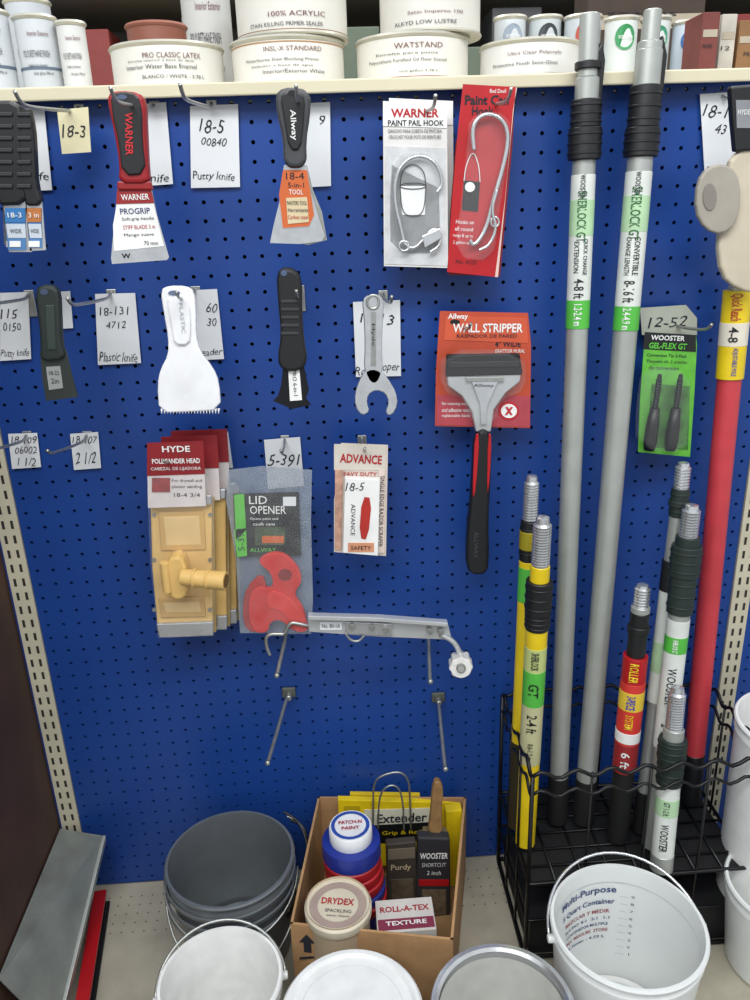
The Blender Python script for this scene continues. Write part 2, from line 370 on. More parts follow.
slab('head',[(447,375),(521,374),(520,382),(506,393),(494,410),(491,432),(476,432),(472,412),(462,396),(448,386)],y-.006,.012,M('#bcbebe',.35,.5),.002,0)
slab('head_rib',[(470,378),(500,378),(488,405),(486,425),(481,425),(480,405)],y-.010,.005,STEEL,.001)
slab('screw_plate',rect(466,377,504,382),y-.0105,.003,ZINC,.001)
text('Allway',484,386,20,4,INK,y-.0105)
slab('handle',[(475,430),(492,430),(492,470),(489,520),(490,565),(486,575),(474,576),(467,570),(467,540),(472,490)],y-.012,.022,BLACK,.006,1,3)
slab('handle_side',[(475,434),(480,434),(476,490),(473,500),(473,480)],y-.0135,.004,RED,.001,1); slab('handle_side',[(488,434),(492,434),(490,480),(487,498)],y-.0135,.004,RED,.001,1)
text('ALLWAY',476,545,28,4,M('#4a4a4a',.5),y-.0125,-88)
# conversion tip package
group('roller_tip_package'); y=-.05
slab('backing_card',[(645,332),(696,335),(697,345),(694,400),(690,457),(638,452),(640,400)],y,.001,M('#5cab37',.5,0,.15,60))
slab('header',[(645,332),(696,335),(696,352),(643,349)],y-.0008,.0008,BLACK)
slab('dark_picture',[(652,384),(690,386),(688,450),(646,447)],y-.0008,.0008,M('#3a7226',.5,0,.5,70))
text('WOOSTER',668,338,34,5,WHITE,y-.001,-2,.02); text('GEL-FLEX GT',668,346,38,6,GREEN,y-.001,-2,.03)
text('Conversion Tip 2-Pack',667,356,40,4,INK,y,-2,.01); text('Paquete de 2 puntas',667,362,40,4,INK,y,-2); text('de conversion',664,368,30,4,INK,y,-2)
for cx in (659,680):
    A=P(cx-10,450,y-.014);B=P(cx-4,408,y-.014);C=P(cx+1,374,y-.014)
    tube('tip_body',[A,A*.8+B*.2,A*.4+B*.6,B],[.008,.010,.0095,.007],BLACK,16); thread('tip_thread',B,C,.0045,M('#2a2c2e',.35,.5))
slab('blister',[(647,368),(692,370),(690,420),(687,454),(640,450),(641,410)],y-.026,.025,CLEAR,.004,1)
# ---------------------------------------------------------------- row 3
def sander(dx,dy,y,full):
    q=lambda l:[(a+dx,b+dy) for a,b in l]
    group('pole_sander_package' )
    slab('header_card',q([(147,443),(203,441),(206,506),(148,508)]),y-.012,.001,M('#cfc6c4',.6))
    slab('header_red',q([(147,443),(203,441),(205,474),(147,476)]),y-.013,.001,M('#84181e',.5))
    PY=M('#d8b26c',.45,0,.06)
    slab('base_plate',q([(150,498),(212,496),(212,560),(213,634),(158,636),(152,570)]),y,.012,PY,.003)
    slab('foam_pad',q([(152,500),(214,498),(216,632),(160,637)]),y+.012,.008,M('#b29a68',.9))
    slab('clamp_bottom',q([(156,624),(213,622),(213,636),(159,638)]),y-.006,.008,STEEL,.002)
    slab('clamp_top',q([(150,497),(212,495),(212,505),(150,507)]),y-.006,.006,STEEL,.002)
    if full:
        text('HYDE',176,449,28,6,WHITE,y-.013,1,.02); text('POLE SANDER HEAD',176,461,48,5,WHITE,y-.013,1,.02); text('CABEZAL DE LIJADORA',176,469,50,4,WHITE,y-.013,1)
        slab('picture',rect(152,478,170,492),y-.0135,.001,M('#8c2a2c',.5,0,.4,90))
        text('For drywall and',187,481,30,4,INK,y-.012); text('plaster sanding',187,487,30,4,INK,y-.012); text('18-4 3/4',187,495,26,4,INK,y-.012)
        for (v0,v1) in ((512,550),(598,617)):
            slab('plate_channel',[(158,v0),(204,v0-1),(206,v1),(161,v1+1)],y-.003,.004,M('#c79f5c',.45),.0015)
            slab('plate_channel_inner',[(163,v0+5),(199,v0+4),(201,v1-5),(166,v1-4)],y-.0035,.002,M('#dab97e',.45),.001)
        for v in (515,560,610): 
            slab('rivet',circ(154,v,2,2,10),y-.002,.002,ZINC); slab('rivet',circ(210,v,2,2,10),y-.002,.002,ZINC)
        slab('swivel_yoke',[(166,560),(178,556),(185,562),(190,585),(184,600),(172,600),(165,588)],y-.03,.03,PY,.004,1)
        solidrod('pole_socket',P(182,577,y-.035),P(226,581,y-.05),.0125,.0145,PY)
        for f in (.3,.6): 
            p=P(182,577,y-.035).lerp(P(226,581,y-.05),f); d=(P(226,581,y-.05)-P(182,577,y-.035)).normalized()*.002; solidrod('socket_ring',p-d,p+d,.0152,.0155,PY)
        solidrod('swivel_pin',P(164,562,y-.028),P(168,592,y-.028),.007,.007,PY)
        lathe('socket_hole',[(0,0),(.0105,0)],P(226.6,581,y-.0503),M('#6b5227',.8),20,P(226,581,y-.05)-P(182,577,y-.035))
        slab('wrap_film',[(147,476),(206,474),(214,500),(214,636),(158,638),(150,560)],y-.016,.0006,M('#f2f2f2',.15,0,.3,50,alpha=.04,spec=1,bump=.6))
sander(24,-12,-.03,False); sander(14,-6,-.055,False); sander(0,0,-.085,True)
# lid opener bag
group('lid_opener_package'); y=-.07
bagp=[(228,470),(262,466),(312,470),(311,520),(313,600),(311,634),(240,633),(236,560),(226,500)]
slab('bag',bagp,y-.016,.0004,SMOKE)
slab('bag_back',bagp,y+.002,.0008,M('#8a95a3',.3,alpha=.42))
slab('insert_card',[(233,494),(299,492),(301,556),(236,557)],y-.004,.001,BLACKM)
slab('green_strip',[(234,495),(244,494),(246,530),(236,540)],y-.006,.001,GREEN); slab('green_tag',[(234,530),(246,528),(247,556),(237,557)],y-.006,.001,GREEN)
text('LID',258,500,18,8,WHITE,y-.004,0,.0); text('OPENER',268,510,36,8,WHITE,y-.004,0,.0); text('Opens paint and',264,519,28,3,WHITE,y-.004); text('caulk cans',264,524,22,3,WHITE,y-.004); text('ALLWAY',263,550,26,4,GREEN,y-.004); text('5-391',241,540,24,6,INK,y-.006,90); slab('orange_bar',rect(262,536,284,543),y-.005,.001,ORG)
slab('can_photo',rect(255,527,285,545),y-.0046,.0005,M('#3b4a30',.5,0,.4,90))
slab('price_sticker',rect(283,497,296,506),y-.005,.001,PAPER)
RD=M('#c01f18',.35)
slab('red_opener',[(256,562),(268,553),(284,553),(298,566),(303,582),(293,594),(304,608),(308,628),(293,633),(282,620),(270,622),(268,634),(250,632),(247,600),(256,586),(273,590),(272,574)],y-.012,.009,RD,.002,2)
slab('red_opener_under',[(246,588),(262,572),(268,590),(260,610),(264,632),(246,632),(242,610)],y-.003,.004,M('#a8231d',.4),.001,1)
slab('opener_recess',circ(285,575,7,6),y-.0126,.001,M('#7a100e',.5))
slab('red_opener_second',[(268,590),(284,594),(298,606),(308,622),(308,632),(294,632),(288,618),(278,610),(266,608)],y-.0145,.003,M('#cc2d24',.35),.001,1)
# razor scraper pack
group('razor_scraper_package'); y=-.07
slab('backing_card',[(341,443),(388,445),(386,556),(334,552),(334,500),(339,470)],y,.001,M('#cbbfb4',.7))
slab('upper_band',[(334,444),(386,446),(385,470),(334,470)],y-.001,.001,M('#cdc5ba',.6)); text('ADVANCE',361,459,42,9,RED,y-.0015,-3,.02)
text('HEAVY DUTY',358,474,38,4,RED,y-.001,-1,.01)
slab('text_strip',[(379,470),(385,470),(384,553),(378,553)],y-.002,.001,M('#d9c7bd',.6)); text('SINGLE EDGE RAZOR SCRAPER',381.5,512,76,4,INK,y-.002,-90,.0)
slab('side_print',[(335,470),(343,470),(341,550),(335,550)],y-.002,.001,M('#b9907c',.6,0,.3,90))
slab('box',[(345,478),(380,480),(378,556),(343,553)],y-.014,.013,WHITE,.001)
text('18-5',355,487,18,8,INK,y-.014,0,-.004,.2,True)
slab('box_picture',[(362,497),(372,498),(368,540),(359,538)],y-.015,.001,M('#ab2a22',.5),0,1); text('ADVANCE',353,520,34,4,INK,y-.014,-90,.0); slab('orange_base',rect(348,543,374,552),y-.015,.001,M('#c98b6a',.5)); text('SAFETY',361,548,20,4,INK,y-.0155)
# ---------------------------------------------------------------- roller frame on prongs
def prong(u,v,ut,vt,L):
    group('bracket_hook'); b=P(u,v,0); t=P(ut,vt,-L)
    box('clip',b.x-.012,b.x+.012,-.006,-.0005,b.z-.008,b.z+.012,M('#6b6e66',.4,.6),.002)
    solidrod('boss',b+Vector((0,-.006,-.002)),b+Vector((0,-.018,-.002)),.006,.005,ZINC,12)
    d=t-b
    tube('prong',[b+Vector((0,-.008,-.004)),b+d*.15+Vector((0,0,.004)),b+d*.5,b+d*.9,t],.0034,ZINC,8,sub=2)
    tube('prong_tip',[t,t+Vector((0,-.008,.004))],.0042,ZINC,8)
prong(289,692,268,762,.15); prong(438,697,445,768,.15)
prong(292,610,277,675,.13); prong(428,624,430,681,.12)
group('adjustable_roller_frame'); y=-.10
AL2=M('#cfd2d3',.25,.6,.05,30)
slab('bar',[(308,617),(380,619),(448,624),(452,640),(380,637),(309,632)],y,.004,AL2,.001)
slab('bar_lip_top',[(308,616),(380,618),(448,623),(448,627),(380,622),(308,620)],y-.012,.013,M('#dcdfe1',.2,.6),.001)
slab('bar_slider',[(346,622),(392,624),(392,636),(346,634)],y-.005,.004,STEEL,.001)
for u,v in ((352,627),(372,628),(386,630),(430,632),(441,633)): slab('bar_bolt',circ(u,v,3),y-.01,.006,ZINC,.001)
slab('bar_sticker',rect(320,622,342,630),y-.001,.001,PAPER); text('No. 80-1A',331,626,18,4,INK,y-.001)
ptube('spring_catch',[(345,633),(350,640),(358,642),(364,636)],y-.006,.002,ZINC); 
ptube('side_arm',[(440,634),(452,640),(458,648),(462,660)],y-.004,.0045,AL2)
ptube('frame_left_arm',[(310,626),(300,624),(290,622),(284,634)],y+.01,.003,ZINC); ptube('frame_left_drop',[(284,634),(266,634),(266,646),(270,655)],y+.01,.003,ZINC)
KN=M('#d6d4cf',.5,bump=.3)
solidrod('end_knob',P(460,660,y+.006),P(461,668,y-.03),.015,.017,KN)
for i in range(8):
    a=2*math.pi*i/8; c0=P(460,660,y+.006)+Vector((math.cos(a),0,math.sin(a)))*.014; solidrod('knob_lobe',c0,c0+(P(461,668,y-.028)-P(460,660,y+.006)),.005,.005,KN,12)
solidrod('knob_core',P(461,668,y-.03),P(461,669,y-.036),.008,.006,ZINC)
# ---------------------------------------------------------------- basket and poles
GZ=.335
def pole(n,top,bot,ytop,segs,gz=GZ,thr=None,vref=None):
    group(n); T=P(top[0],top[1],ytop); B=PZ(bot[0],bot[1],gz)
    if B.y>-.03: B=P(bot[0],bot[1],-.03)
    def at(v):
        f0,f1=0,1
        for _ in range(40):
            fm=(f0+f1)/2; p=T+(B-T)*fm; d=p-CAM; vv=500-F*d.dot(U)/d.dot(Fw)
            if vv<v: f0=fm
            else: f1=fm
        return T+(B-T)*f0
    k=mpp(at(vref or (top[1]*.6+bot[1]*.4)))
    if thr:
        a=at(thr[1]); thread('threaded_tip',a,T,k*thr[2],STEEL)
    for (v0,v1,rp,mt,pn) in segs:
        a=at(v1); b=at(v0); r=k*rp
        solidrod(pn,a,b,r,r,mt,28,.0004 if 'label' in pn else .001)
        if 'collar' in pn and 'ring' not in pn:
            for f in (.2,.5,.8):
                c=a.lerp(b,f); d=(b-a).normalized()*.0015; solidrod('collar_rib',c-d,c+d,r+.0012,r+.0012,mt,24,.0005)
    def pt(s,v,w,h,mat,rp,off=0):
        """text wrapped on the pole front, running down the pole"""
        c=at(v); ax=(T-B).normalized(); fr=(CAM-c); fr=(fr-ax*fr.dot(ax)).normalized(); sd=ax.cross(fr); r=k*rp+.0008
        def f(x,t):
            al=(t*h*k*1.0)/r
            return tuple(c-ax*(x*w*k*1.05)+(fr*math.cos(al+off)+sd*math.sin(al+off))*r)
        TEXTS.append((s,f,mat,G[0],.01))
    at.pt=pt
    return at
GRN=M('#4fae3f',.45); LAB=M('#cfd3cd',.5); GBLK=M('#1d2a26',.5)
at=pole('extension_pole',(590,14),(557,820),-.05,[(14,78,9,ALU,'inner_tube'),(62,70,12,BLACK,'ring'),(78,132,11,ALU,'inner_sleeve'),(100,128,14,BLACK,'collar'),(128,160,15.5,BLACK,'lock_nut_collar'),(160,820,11,ALU,'outer_tube'),(175,300,11.5,LAB,'label'),(200,236,11.7,M('#a9c9a0',.5),'label_green'),(300,328,11.7,GRN,'label_band'),(775,820,11.8,BLACKM,'grip')],vref=300)
at.pt('SHERLOCK GT',217,44,9,M('#1e5b2b',.5),11.7); at.pt('WOOSTER',187,20,5,INK,11.7); at.pt('4-8 ft',288,18,10,BLACK,11.5); at.pt('QUICK CHANGE',257,32,5,INK,11.5,.4); at.pt('EXTENSION',257,28,5,INK,11.5,-.3); at.pt('1.2-2.4 m',314,20,8,WHITE,11.8)
a=at(90); slab('lever',[(594,55),(603,40),(606,60),(602,100),(594,104)],a.y-.004,.014,BLACK,.003)
at=pole('extension_pole',(653,10),(583,820),-.05,[(10,50,8,ALU,'inner_tube'),(42,52,11,ALU,'ring'),(50,98,12,ALU,'inner_sleeve'),(86,128,14.5,BLACK,'collar'),(128,157,16,BLACK,'lock_nut_collar'),(157,820,12,ALU,'outer_tube'),(172,306,12.5,LAB,'label'),(196,232,12.7,M('#a9c9a0',.5),'label_green'),(306,330,12.7,GRN,'label_band'),(778,820,12.8,BLACKM,'grip')],vref=300)
at.pt('SHERLOCK GT',214,46,10,M('#1e5b2b',.5),12.7); at.pt('WOOSTER',184,20,5,INK,12.6); at.pt('CONVERTIBLE',256,34,6,BLACK,12.5,.35); at.pt('CHANGE LENGTH',256,34,5,BLACK,12.5,-.3); at.pt('8-16 ft',291,20,11,BLACK,12.5); at.pt('2.4-4.9 m',318,20,8,WHITE,12.8)
slab('lever',[(655,50),(664,34),(668,55),(664,92),(656,96)],at(70).y-.004,.014,BLACK,.003)
# yellow poles
YL=M('#dcbf18',.35)
at=pole('extension_pole',(532,475),(516,825),-.10,[(520,560,9,BLACK,'collar'),(530,548,9.8,M('#8f8214',.5),'ring'),(560,825,9,YL,'tube'),(566,600,9.3,GRN,'label_green'),(740,825,9.4,M('#2a2410',.6),'grip')],thr=(0,520,7.5),vref=560)
at=pole('extension_pole',(543,516),(525,842),-.17,[(565,582,9.5,YL,'upper_tube'),(580,612,13,BLACK,'collar'),(612,628,12,BLACK,'collar_lower'),(628,842,11,YL,'tube'),(645,668,11.3,M('#b5c07a',.5),'label'),(668,702,11.4,GRN,'label_green'),(702,760,11.3,M('#b9b68c',.5),'label_pale')],thr=(0,567,9),vref=620)
at.pt('SHERLOCK',656,20,8,BLACK,11.5); at.pt('GT',685,16,11,BLACK,11.6); at.pt('2-4 ft',718,22,11,BLACK,11.5); at.pt('0.6-1.2 m',745,20,6,BLACK,11.5)
# red roller system
at=pole('roller_extension_pole',(643,584),(617,838),-.14,[(606,612,9,ALU,'ferrule'),(612,658,9,BLACK,'upper_tube'),(625,632,10.5,BLACK,'ring'),(655,768,12,RED,'label_tube'),(680,740,12.3,M('#c9342c',.5),'label_mid'),(688,706,12.5,M('#d9b93a',.5),'label_yellow'),(740,768,12.3,M('#8e1f24',.5),'label_low'),(728,738,12.6,WHITE,'label_white'),(768,838,11,BLACKM,'grip')],thr=(0,607,7.5),vref=680)
at.pt('3-PIECE',697,15,9,M('#2b2f9a',.5),12.7); at.pt('ROLLER',668,20,9,YEL,12.2); at.pt('SYSTEM',716,16,8,YEL,12.5); at.pt('6 ft',754,18,9,WHITE,12.5)
# silver poles
pole('extension_pole',(684,462),(640,830),-.10,[(488,516,8.5,GBLK,'collar'),(500,506,10,GBLK,'ring'),(516,830,7.8,ALU,'tube'),(590,700,9,LAB,'label_tube'),(560,590,9.5,BLACK,'grip_upper'),(640,670,9.2,M('#a9c9a0',.5),'label_green'),(790,830,8.5,BLACKM,'grip')],thr=(0,490,7.5),vref=600)
at=pole('extension_pole',(692,504),(652,845),-.14,[(536,560,11.5,GBLK,'cone'),(545,575,14.5,GBLK,'collar'),(575,612,12.8,GBLK,'collar_low'),(612,845,10.8,ALU,'outer_tube'),(618,745,11.2,LAB,'label'),(634,650,11.4,GRN,'label_green')],thr=(0,540,9),vref=600)
at.pt('WOOSTER',682,40,9,INK,11.4); at.pt('SHERLOCK GT',642,14,5,WHITE,11.6); at.pt('2-4 ft',727,18,10,INK,11.4)
at=pole('extension_pole',(678,686),(661,868),-.19,[(728,742,10,ALU,'upper_tube'),(738,760,13.5,GBLK,'collar'),(760,783,12.5,GBLK,'collar_low'),(783,868,11.2,LAB,'label_tube'),(795,812,11.5,M('#a9c9a0',.5),'label_pale'),(852,868,11.6,ALU,'end')],thr=(0,732,8.5),vref=780)
at.pt('WOOSTER',832,30,8,INK,11.4); at.pt('GT 1-2 ft',803,14,6,INK,11.7)
# red pole on right with yellow label
at=pole('extension_pole',(738,286),(690,800),-.05,[(286,300,9,ALU,'ferrule'),(290,378,13.2,YL,'label'),(322,345,13.5,M('#d8d0c0',.5),'label_pale'),(375,800,11.5,M('#bd3a42',.4),'tube'),(752,800,12,BLACK,'band')],vref=400)
at.pt('Quick Reach',306,24,12,RED,13.4); at.pt('ADJUSTABLE POLE',360,26,6,M('#2b2f9a',.5),13.4,.2); at.pt('4-8',333,14,9,INK,13.7)
group('wallpaper_smoother'); y=-.10
BG=M('#bdb39e',.5)
slab('body',[(728,165),(740,150),(760,140),(764,295),(738,290),(722,276),(718,240),(726,205)],y,.014,BG,.004,1,3)
slab('pivot_disc',[(698,182),(708,167),(724,163),(738,172),(742,196),(737,224),(722,235),(706,230),(696,212)],y-.012,.01,M('#a19a8e',.4,.2),.003,1,3)
slab('disc_recess',circ(710,197,7,14),y-.0135,.002,M('#7d776f',.6),.001)
slab('bracket',[(731,86),(756,84),(758,150),(736,152),(733,120)],y-.004,.014,BLACK,.003)
slab('bracket_label',[(736,100),(752,100),(752,128),(737,128)],y-.005,.001,M('#7d7f83',.5)); text('HYDE',744,112,12,5,WHITE,y-.005)
# wire basket
group('wire_basket'); WB=M('#0f0f11',.35,.3)
bx0=P(512,750,-.1).x; bx1=P(722,750,-.1).x; by0=-.235; by1=-.018; zt=.545; zb=GZ-.006
def loop(nm,z,amp,r):
    pts=[]; n=64
    def seg(a,b):
        for i in range(n//4*2):
            f=i/(n//4*2); x=a[0]+(b[0]-a[0])*f; yy=a[1]+(b[1]-a[1])*f
            L=math.hypot(b[0]-a[0],b[1]-a[1]); pts.append((x,yy,z+amp*math.sin(f*L/.055*2*math.pi)))
    c=[(bx0,by0),(bx1,by0),(bx1,by1),(bx0,by1)]
    for i in range(4): seg(c[i],c[(i+1)%4])
    tube(nm,pts,r,WB,8,closed=True)
loop('rim_wire',zt,.007,.0032); loop('rim_wire_lower',zt-.035,.007,.0026); loop('floor_frame',zb,0,.0032); loop('base_frame',DECK+.006,0,.004); loop('mid_frame',.25,0,.0026)
for i in range(9):
    x=bx0+(bx1-bx0)*i/8
    tube('floor_wire',[(x,by0,zb),(x,by1,zb)],.0022,WB,6)
    if i in (0,2,4,6,8): tube('upright_wire',[(x,by0,DECK+.004),(x,by0,zt)],.0022 if 0<i<8 else .0035,WB,6); tube('upright_wire',[(x,by1,DECK+.004),(x,by1,zt)],.0022 if 0<i<8 else .0035,WB,6)
for j in range(1,6):
    yy=by0+(by1-by0)*j/6; tube('floor_wire',[(bx0,yy,zb),(bx1,yy,zb)],.0022,WB,6)
    if j in (2,4): tube('side_wire',[(bx0,yy,DECK+.004),(bx0,yy,zt)],.0022,WB,6); tube('side_wire',[(bx1,yy,DECK+.004),(bx1,yy,zt)],.0022,WB,6)
box('floor_tray',bx0+.008,bx1-.008,by0+.008,by1-.006,zb-.008,zb-.003,BLACKM)
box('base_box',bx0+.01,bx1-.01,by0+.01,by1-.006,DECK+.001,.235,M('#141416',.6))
# ---------------------------------------------------------------- buckets
def bucket(n,u,v,z,rp,mat,taper=.82,handle=None,hr=.0022,lip=True):
    h=z-DECK-.001
    c=PZ(u,v,z); r=mpp(c)*rp; group(n); o=(c.x,c.y,z-h); rb=r*taper; t=.0022
    pr=[(0,0),(rb-.004,0),(rb,.004)]
    if lip: pr+=[(r*.965,h-.028),(r*.965,h-.026),(r*.985,h-.025),(r*.985,h-.02),(r*.972,h-.018),(r-.004,h-.008),(r,h-.007),(r+.001,h-.003),(r-.001,h)]
    else: pr+=[(r-.003,h-.004),(r,h-.002),(r,h)]
    pr+=[(r-.005,h),(r-.006,h-.004),(rb-t-.001,.006),(rb-t-.006,.004),(0,.004)]
    lathe('shell',pr,o,mat,72)
    if handle is not None:
        ang,lean,mt=handle; d=Vector((math.cos(ang),math.sin(ang),0)); pe=Vector((-d.y,d.x,0)); pts=[]
        for i in range(25):
            a=math.pi*i/24; pts.append(Vector((c.x,c.y,z-.02))+d*(r+.004)*math.cos(a)+(pe*math.cos(lean)+Vector((0,0,1))*math.sin(lean))*(r*1.04)*math.sin(a))
        tube('wire_handle',pts,hr,mt,8)
        for s in (1,-1): solidrod('handle_ear',Vector((c.x,c.y,z-.02))+d*s*(r*.96),Vector((c.x,c.y,z-.02))+d*s*(r+.007),.007,.006,mat,12)
    return c,r,h
GB=M('#74797d',.3,.45,.06,30)
# nested grey pails
ZP=.36
c,r,h=bucket('paint_pail',230,856,ZP,64,GB)
lathe('inner_floor',[(0,0),(r*.72,0)],(c.x,c.y,DECK+.012),M('#8f958c',.4),48)
for k in (1,2,3):
    group('paint_pail'); zz=ZP-.020*k; h=zz-DECK-.001-.003*k
    rr=r*1.0; o=(c.x-.001*k,c.y,DECK+.001)
    lathe('rim_band',[(rr*.975,h-.012),(rr,h-.008),(rr+.002,h-.005),(rr+.002,h),(rr-.001,h+.001)],o,GB,72)
    if k<3:
        pts=[]
        for i in range(25):
            a=math.pi*i/24; pts.append(Vector((c.x+(rr+.004)*math.cos(a),c.y-(rr*1.0)*math.sin(a)*.98-.003*k,zz-.01-math.sin(a)*.05*k)))
        tube('wire_handle',pts,.0018,ZINC,8)
# wire handles hanging at the right of the pails
group('pail_handle'); 
for k in (0,1,2):
    p0=P(284+k*3,812+k*4,-.05); tube('wire',[p0,P(298+k*4,820+k*3,-.06),P(309,845+k*6,-.09),P(304-k*2,880+k*4,-.14),P(288,905+k*6,-.2)],.0022,[BLACK,ZINC,BLACK][k],8,sub=3)
# front row
bucket('plastic_bucket',220,978,.35,62,WHITE,handle=(rad(8),rad(24),ZINC))
c,r,h=bucket('lidded_bucket',352,1014,.35,68,WHITE)
lathe('lid',[(r+.003,-.012),(r+.005,-.01),(r+.005,.004),(r+.002,.007),(r-.004,.007),(r-.008,.002),(r-.02,.002),(r-.022,.004),(0,.004)],(c.x,c.y,.35),M('#dfe0df',.3),72)
SV=M('#c2c4c4',.3,.55,.05,20)
c,r,h=bucket('metal_pail',503,1008,.35,70,SV,taper=.97,lip=False)
lathe('rolled_rim',[(r-.006,-.003),(r+.002,-.003),(r+.004,0),(r+.002,.004),(r-.004,.004),(r-.008,0)],(c.x,c.y,.35),M('#d8d9da',.2,.8),72)
lathe('inner_liner',[(0,0),(r-.012,0),(r-.010,.01),(r-.008,h-.02)],(c.x,c.y,DECK+.01),M('#d2d2cc',.35,.2),72)
tube('wire_handle',[Vector((c.x+(r+.004)*math.cos(a),c.y-(r*1.02)*math.sin(a),.335-.02*math.sin(a))) for a in [math.pi*i/24 for i in range(25)]],.002,ZINC,8)
TB=M('#e9ecea',.3,0,.03,10,alpha=.84,spec=.6)
zr=.385
c,r,h=bucket('measuring_bucket',628,922,zr,76,TB,taper=.83,handle=(rad(0),rad(24),STEEL))
lathe('inner_base',[(0,0),(r*.78,0)],(c.x,c.y,DECK+.008),WHITE,60)
lathe('base_ring',[(r*.66,0),(r*.68,.002),(r*.70,0)],(c.x,c.y,DECK+.0085),M('#c9cfcd',.4),60)
DI=M('#2b4377',.6); DR=M('#9a4a52',.6)
def wallr(z): return (r-.006)-(r*.17-.003)*(zr-.004-z)/(h-.01)-.0015
for zz,s,w_,h_,mm in ((.340,'Multi-Purpose',.105,.018,DI),(.318,'5 Quart Container',.10,.013,DI),(.300,'MEZCLAR Y MEDIR',.085,.008,DR),(.287,'RATIO 4:1  2:1  1:1',.085,.006,DI),(.275,'CONTENEDOR MULTIPLE',.08,.006,DI),(.263,'MIX  MEASURE  STORE',.08,.007,DR),(.250,'5 Pintes - 4.73 L',.07,.006,DI)):
    ctext(s,(c.x,c.y),wallr(zz),zz,w_,h_,rad(198),mm,.015,-1)
for i in range(9):
    zz=.22+i*.014
    ctext('__ %d'%(i+1),(c.x,c.y),wallr(zz),zz,.022,.006,rad(158),M('#66707c',.6),.0,-1)
lathe('fill_line',[(wallr(.355),.355),(wallr(.3555),.3562)],(c.x,c.y,0),M('#b9c2c6',.5),60)
bucket('plastic_bucket',800,722,.58,60,WHITE,taper=.9); bucket('plastic_bucket',790,884,.33,60,TB)
# ---------------------------------------------------------------- cardboard box with contents
zt2=.345
def clampy(p): p=Vector(p); p.y=min(p.y,-.012); return p
BLc=clampy(PZ(318,790,zt2)); BRc=clampy(PZ(466,797,zt2)); FRc=PZ(453,940,zt2); FLc=PZ(290,924,zt2)
group('cardboard_box')
def side(n,a,b,z0,z1,t,mat):
    d=(b-a); nn=Vector((-d.y,d.x,0)).normalized()*t
    a0=Vector((a.x,a.y,z0));b0=Vector((b.x,b.y,z0)); up=Vector((0,0,z1-z0))
    v=[a0,b0,b0+up,a0+up,a0+nn,b0+nn,b0+up+nn,a0+up+nn]
    return mk(n,v,[[0,1,2,3],[7,6,5,4],[0,4,5,1],[1,5,6,2],[2,6,7,3],[3,7,4,0]],mat)
side('front_panel',FLc,FRc,DECK+.002,zt2,.004,CARDB); side('right_panel',FRc,BRc,DECK+.002,zt2,.004,CARDB); side('back_panel',BRc,BLc,DECK+.002,zt2,.004,CARDB); side('left_panel',BLc,FLc,DECK+.002,zt2,.004,CARDB)
mk('bottom_panel',[Vector((p.x,p.y,DECK+.003)) for p in (FLc,FRc,BRc,BLc)],[[0,1,2,3]],CARDB)
d=(FRc-FLc); L=d.length; d.normalize(); nf=Vector((d.y,-d.x,0))
def ftext(s,fx,z,w,h):
    o=FLc+d*(L*fx)+nf*.001
    TEXTS.append((s,lambda x,t:(o.x+d.x*x*w,o.y+d.y*x*w,z+t*h),INK,G[0],.01))
def arrow(fx):
    o=FLc+d*(L*fx)+nf*.001; sh=[(-.006,-.02),(.006,-.02),(.006,.0),(.013,0),(0,.018),(-.013,0),(-.006,0)]
    mk('printed_arrow',[(o.x+d.x*a,o.y+d.y*a,.31+b) for a,b in sh],[list(range(7))],INK)
    box('arrow_bar',o.x-.014,o.x+.014,o.y-.001,o.y,.278,.282,INK)
arrow(.1); arrow(.3)
# contents
def cyl(n,u,v,z,rp):
    c=PZ(u,v,z); r=mpp(c)*rp; group(n); return c,r
c,r=cyl('tape_roll_stack',351,838,.39,29)
zc=.39; BL=M('#1d2f86',.4)
lathe('blue_cap',[(0,0),(r,0),(r+.001,.003),(r,.03),(r-.006,.032),(0,.032)],(c.x,c.y,zc-.032),BL,48)
lathe('white_jar_lid',[(r*.72,0),(r*.74,.002),(r*.74,.024),(r*.7,.027),(r*.6,.026),(0,.026)],(c.x,c.y,zc),M('#dfe1e4',.4),48)
lathe('lid_ring',[(r*.66,.0275),(r*.54,.0275)],(c.x,c.y,zc),M('#27489c',.5),48)
flat_text('PATCH-N',(c.x,c.y+.006,zc+.0285),r*.8,.008,RED,0,.02); flat_text('PAINT',(c.x,c.y-.007,zc+.0285),r*.6,.007,RED,0,.02)
for k in range(5):
    lathe('red_ring',[(r*.6,0),(r-.001,0),(r,.002),(r,.016),(r-.002,.018),(r*.6,.018)],(c.x+.002*k,c.y-.001*k,zc-.052-.0195*k),M('#a81c24',.4) if k!=3 else BL,48)
lathe('stack_core',[(0,0),(r*.9,0),(r*.9,.10),(0,.10)],(c.x+.003,c.y,DECK+.004),BL,40)
c,r=cyl('filler_tub',338,905,.355,33); zc=.355
lathe('tub',[(0,0),(r*.9,0),(r*.95,.19),(r*.97,.195)],(c.x,c.y,DECK+.005),M('#b8a58a',.5),48)
lathe('tub_lid',[(r,-.014),(r+.001,-.012),(r+.001,0),(r-.002,.003),(r-.006,.003),(r-.008,0),(0,.0)],(c.x,c.y,zc),M('#cdc3ae',.4),48)
lathe('lid_print_ring',[(r*.85,.001),(r*.62,.001)],(c.x,c.y,zc),M('#a38f86',.5),48)
flat_text('DRYDEX',(c.x,c.y+.006,zc+.0015),r*1.0,.012,M('#a8242b',.5),rad(-10),.02); flat_text('SPACKLING',(c.x,c.y-.012,zc+.0015),r*.8,.006,INK,rad(-10),.0); flat_text('Interior / Exterior',(c.x,c.y-.021,zc+.0015),r*.7,.004,INK,rad(-10),.0)
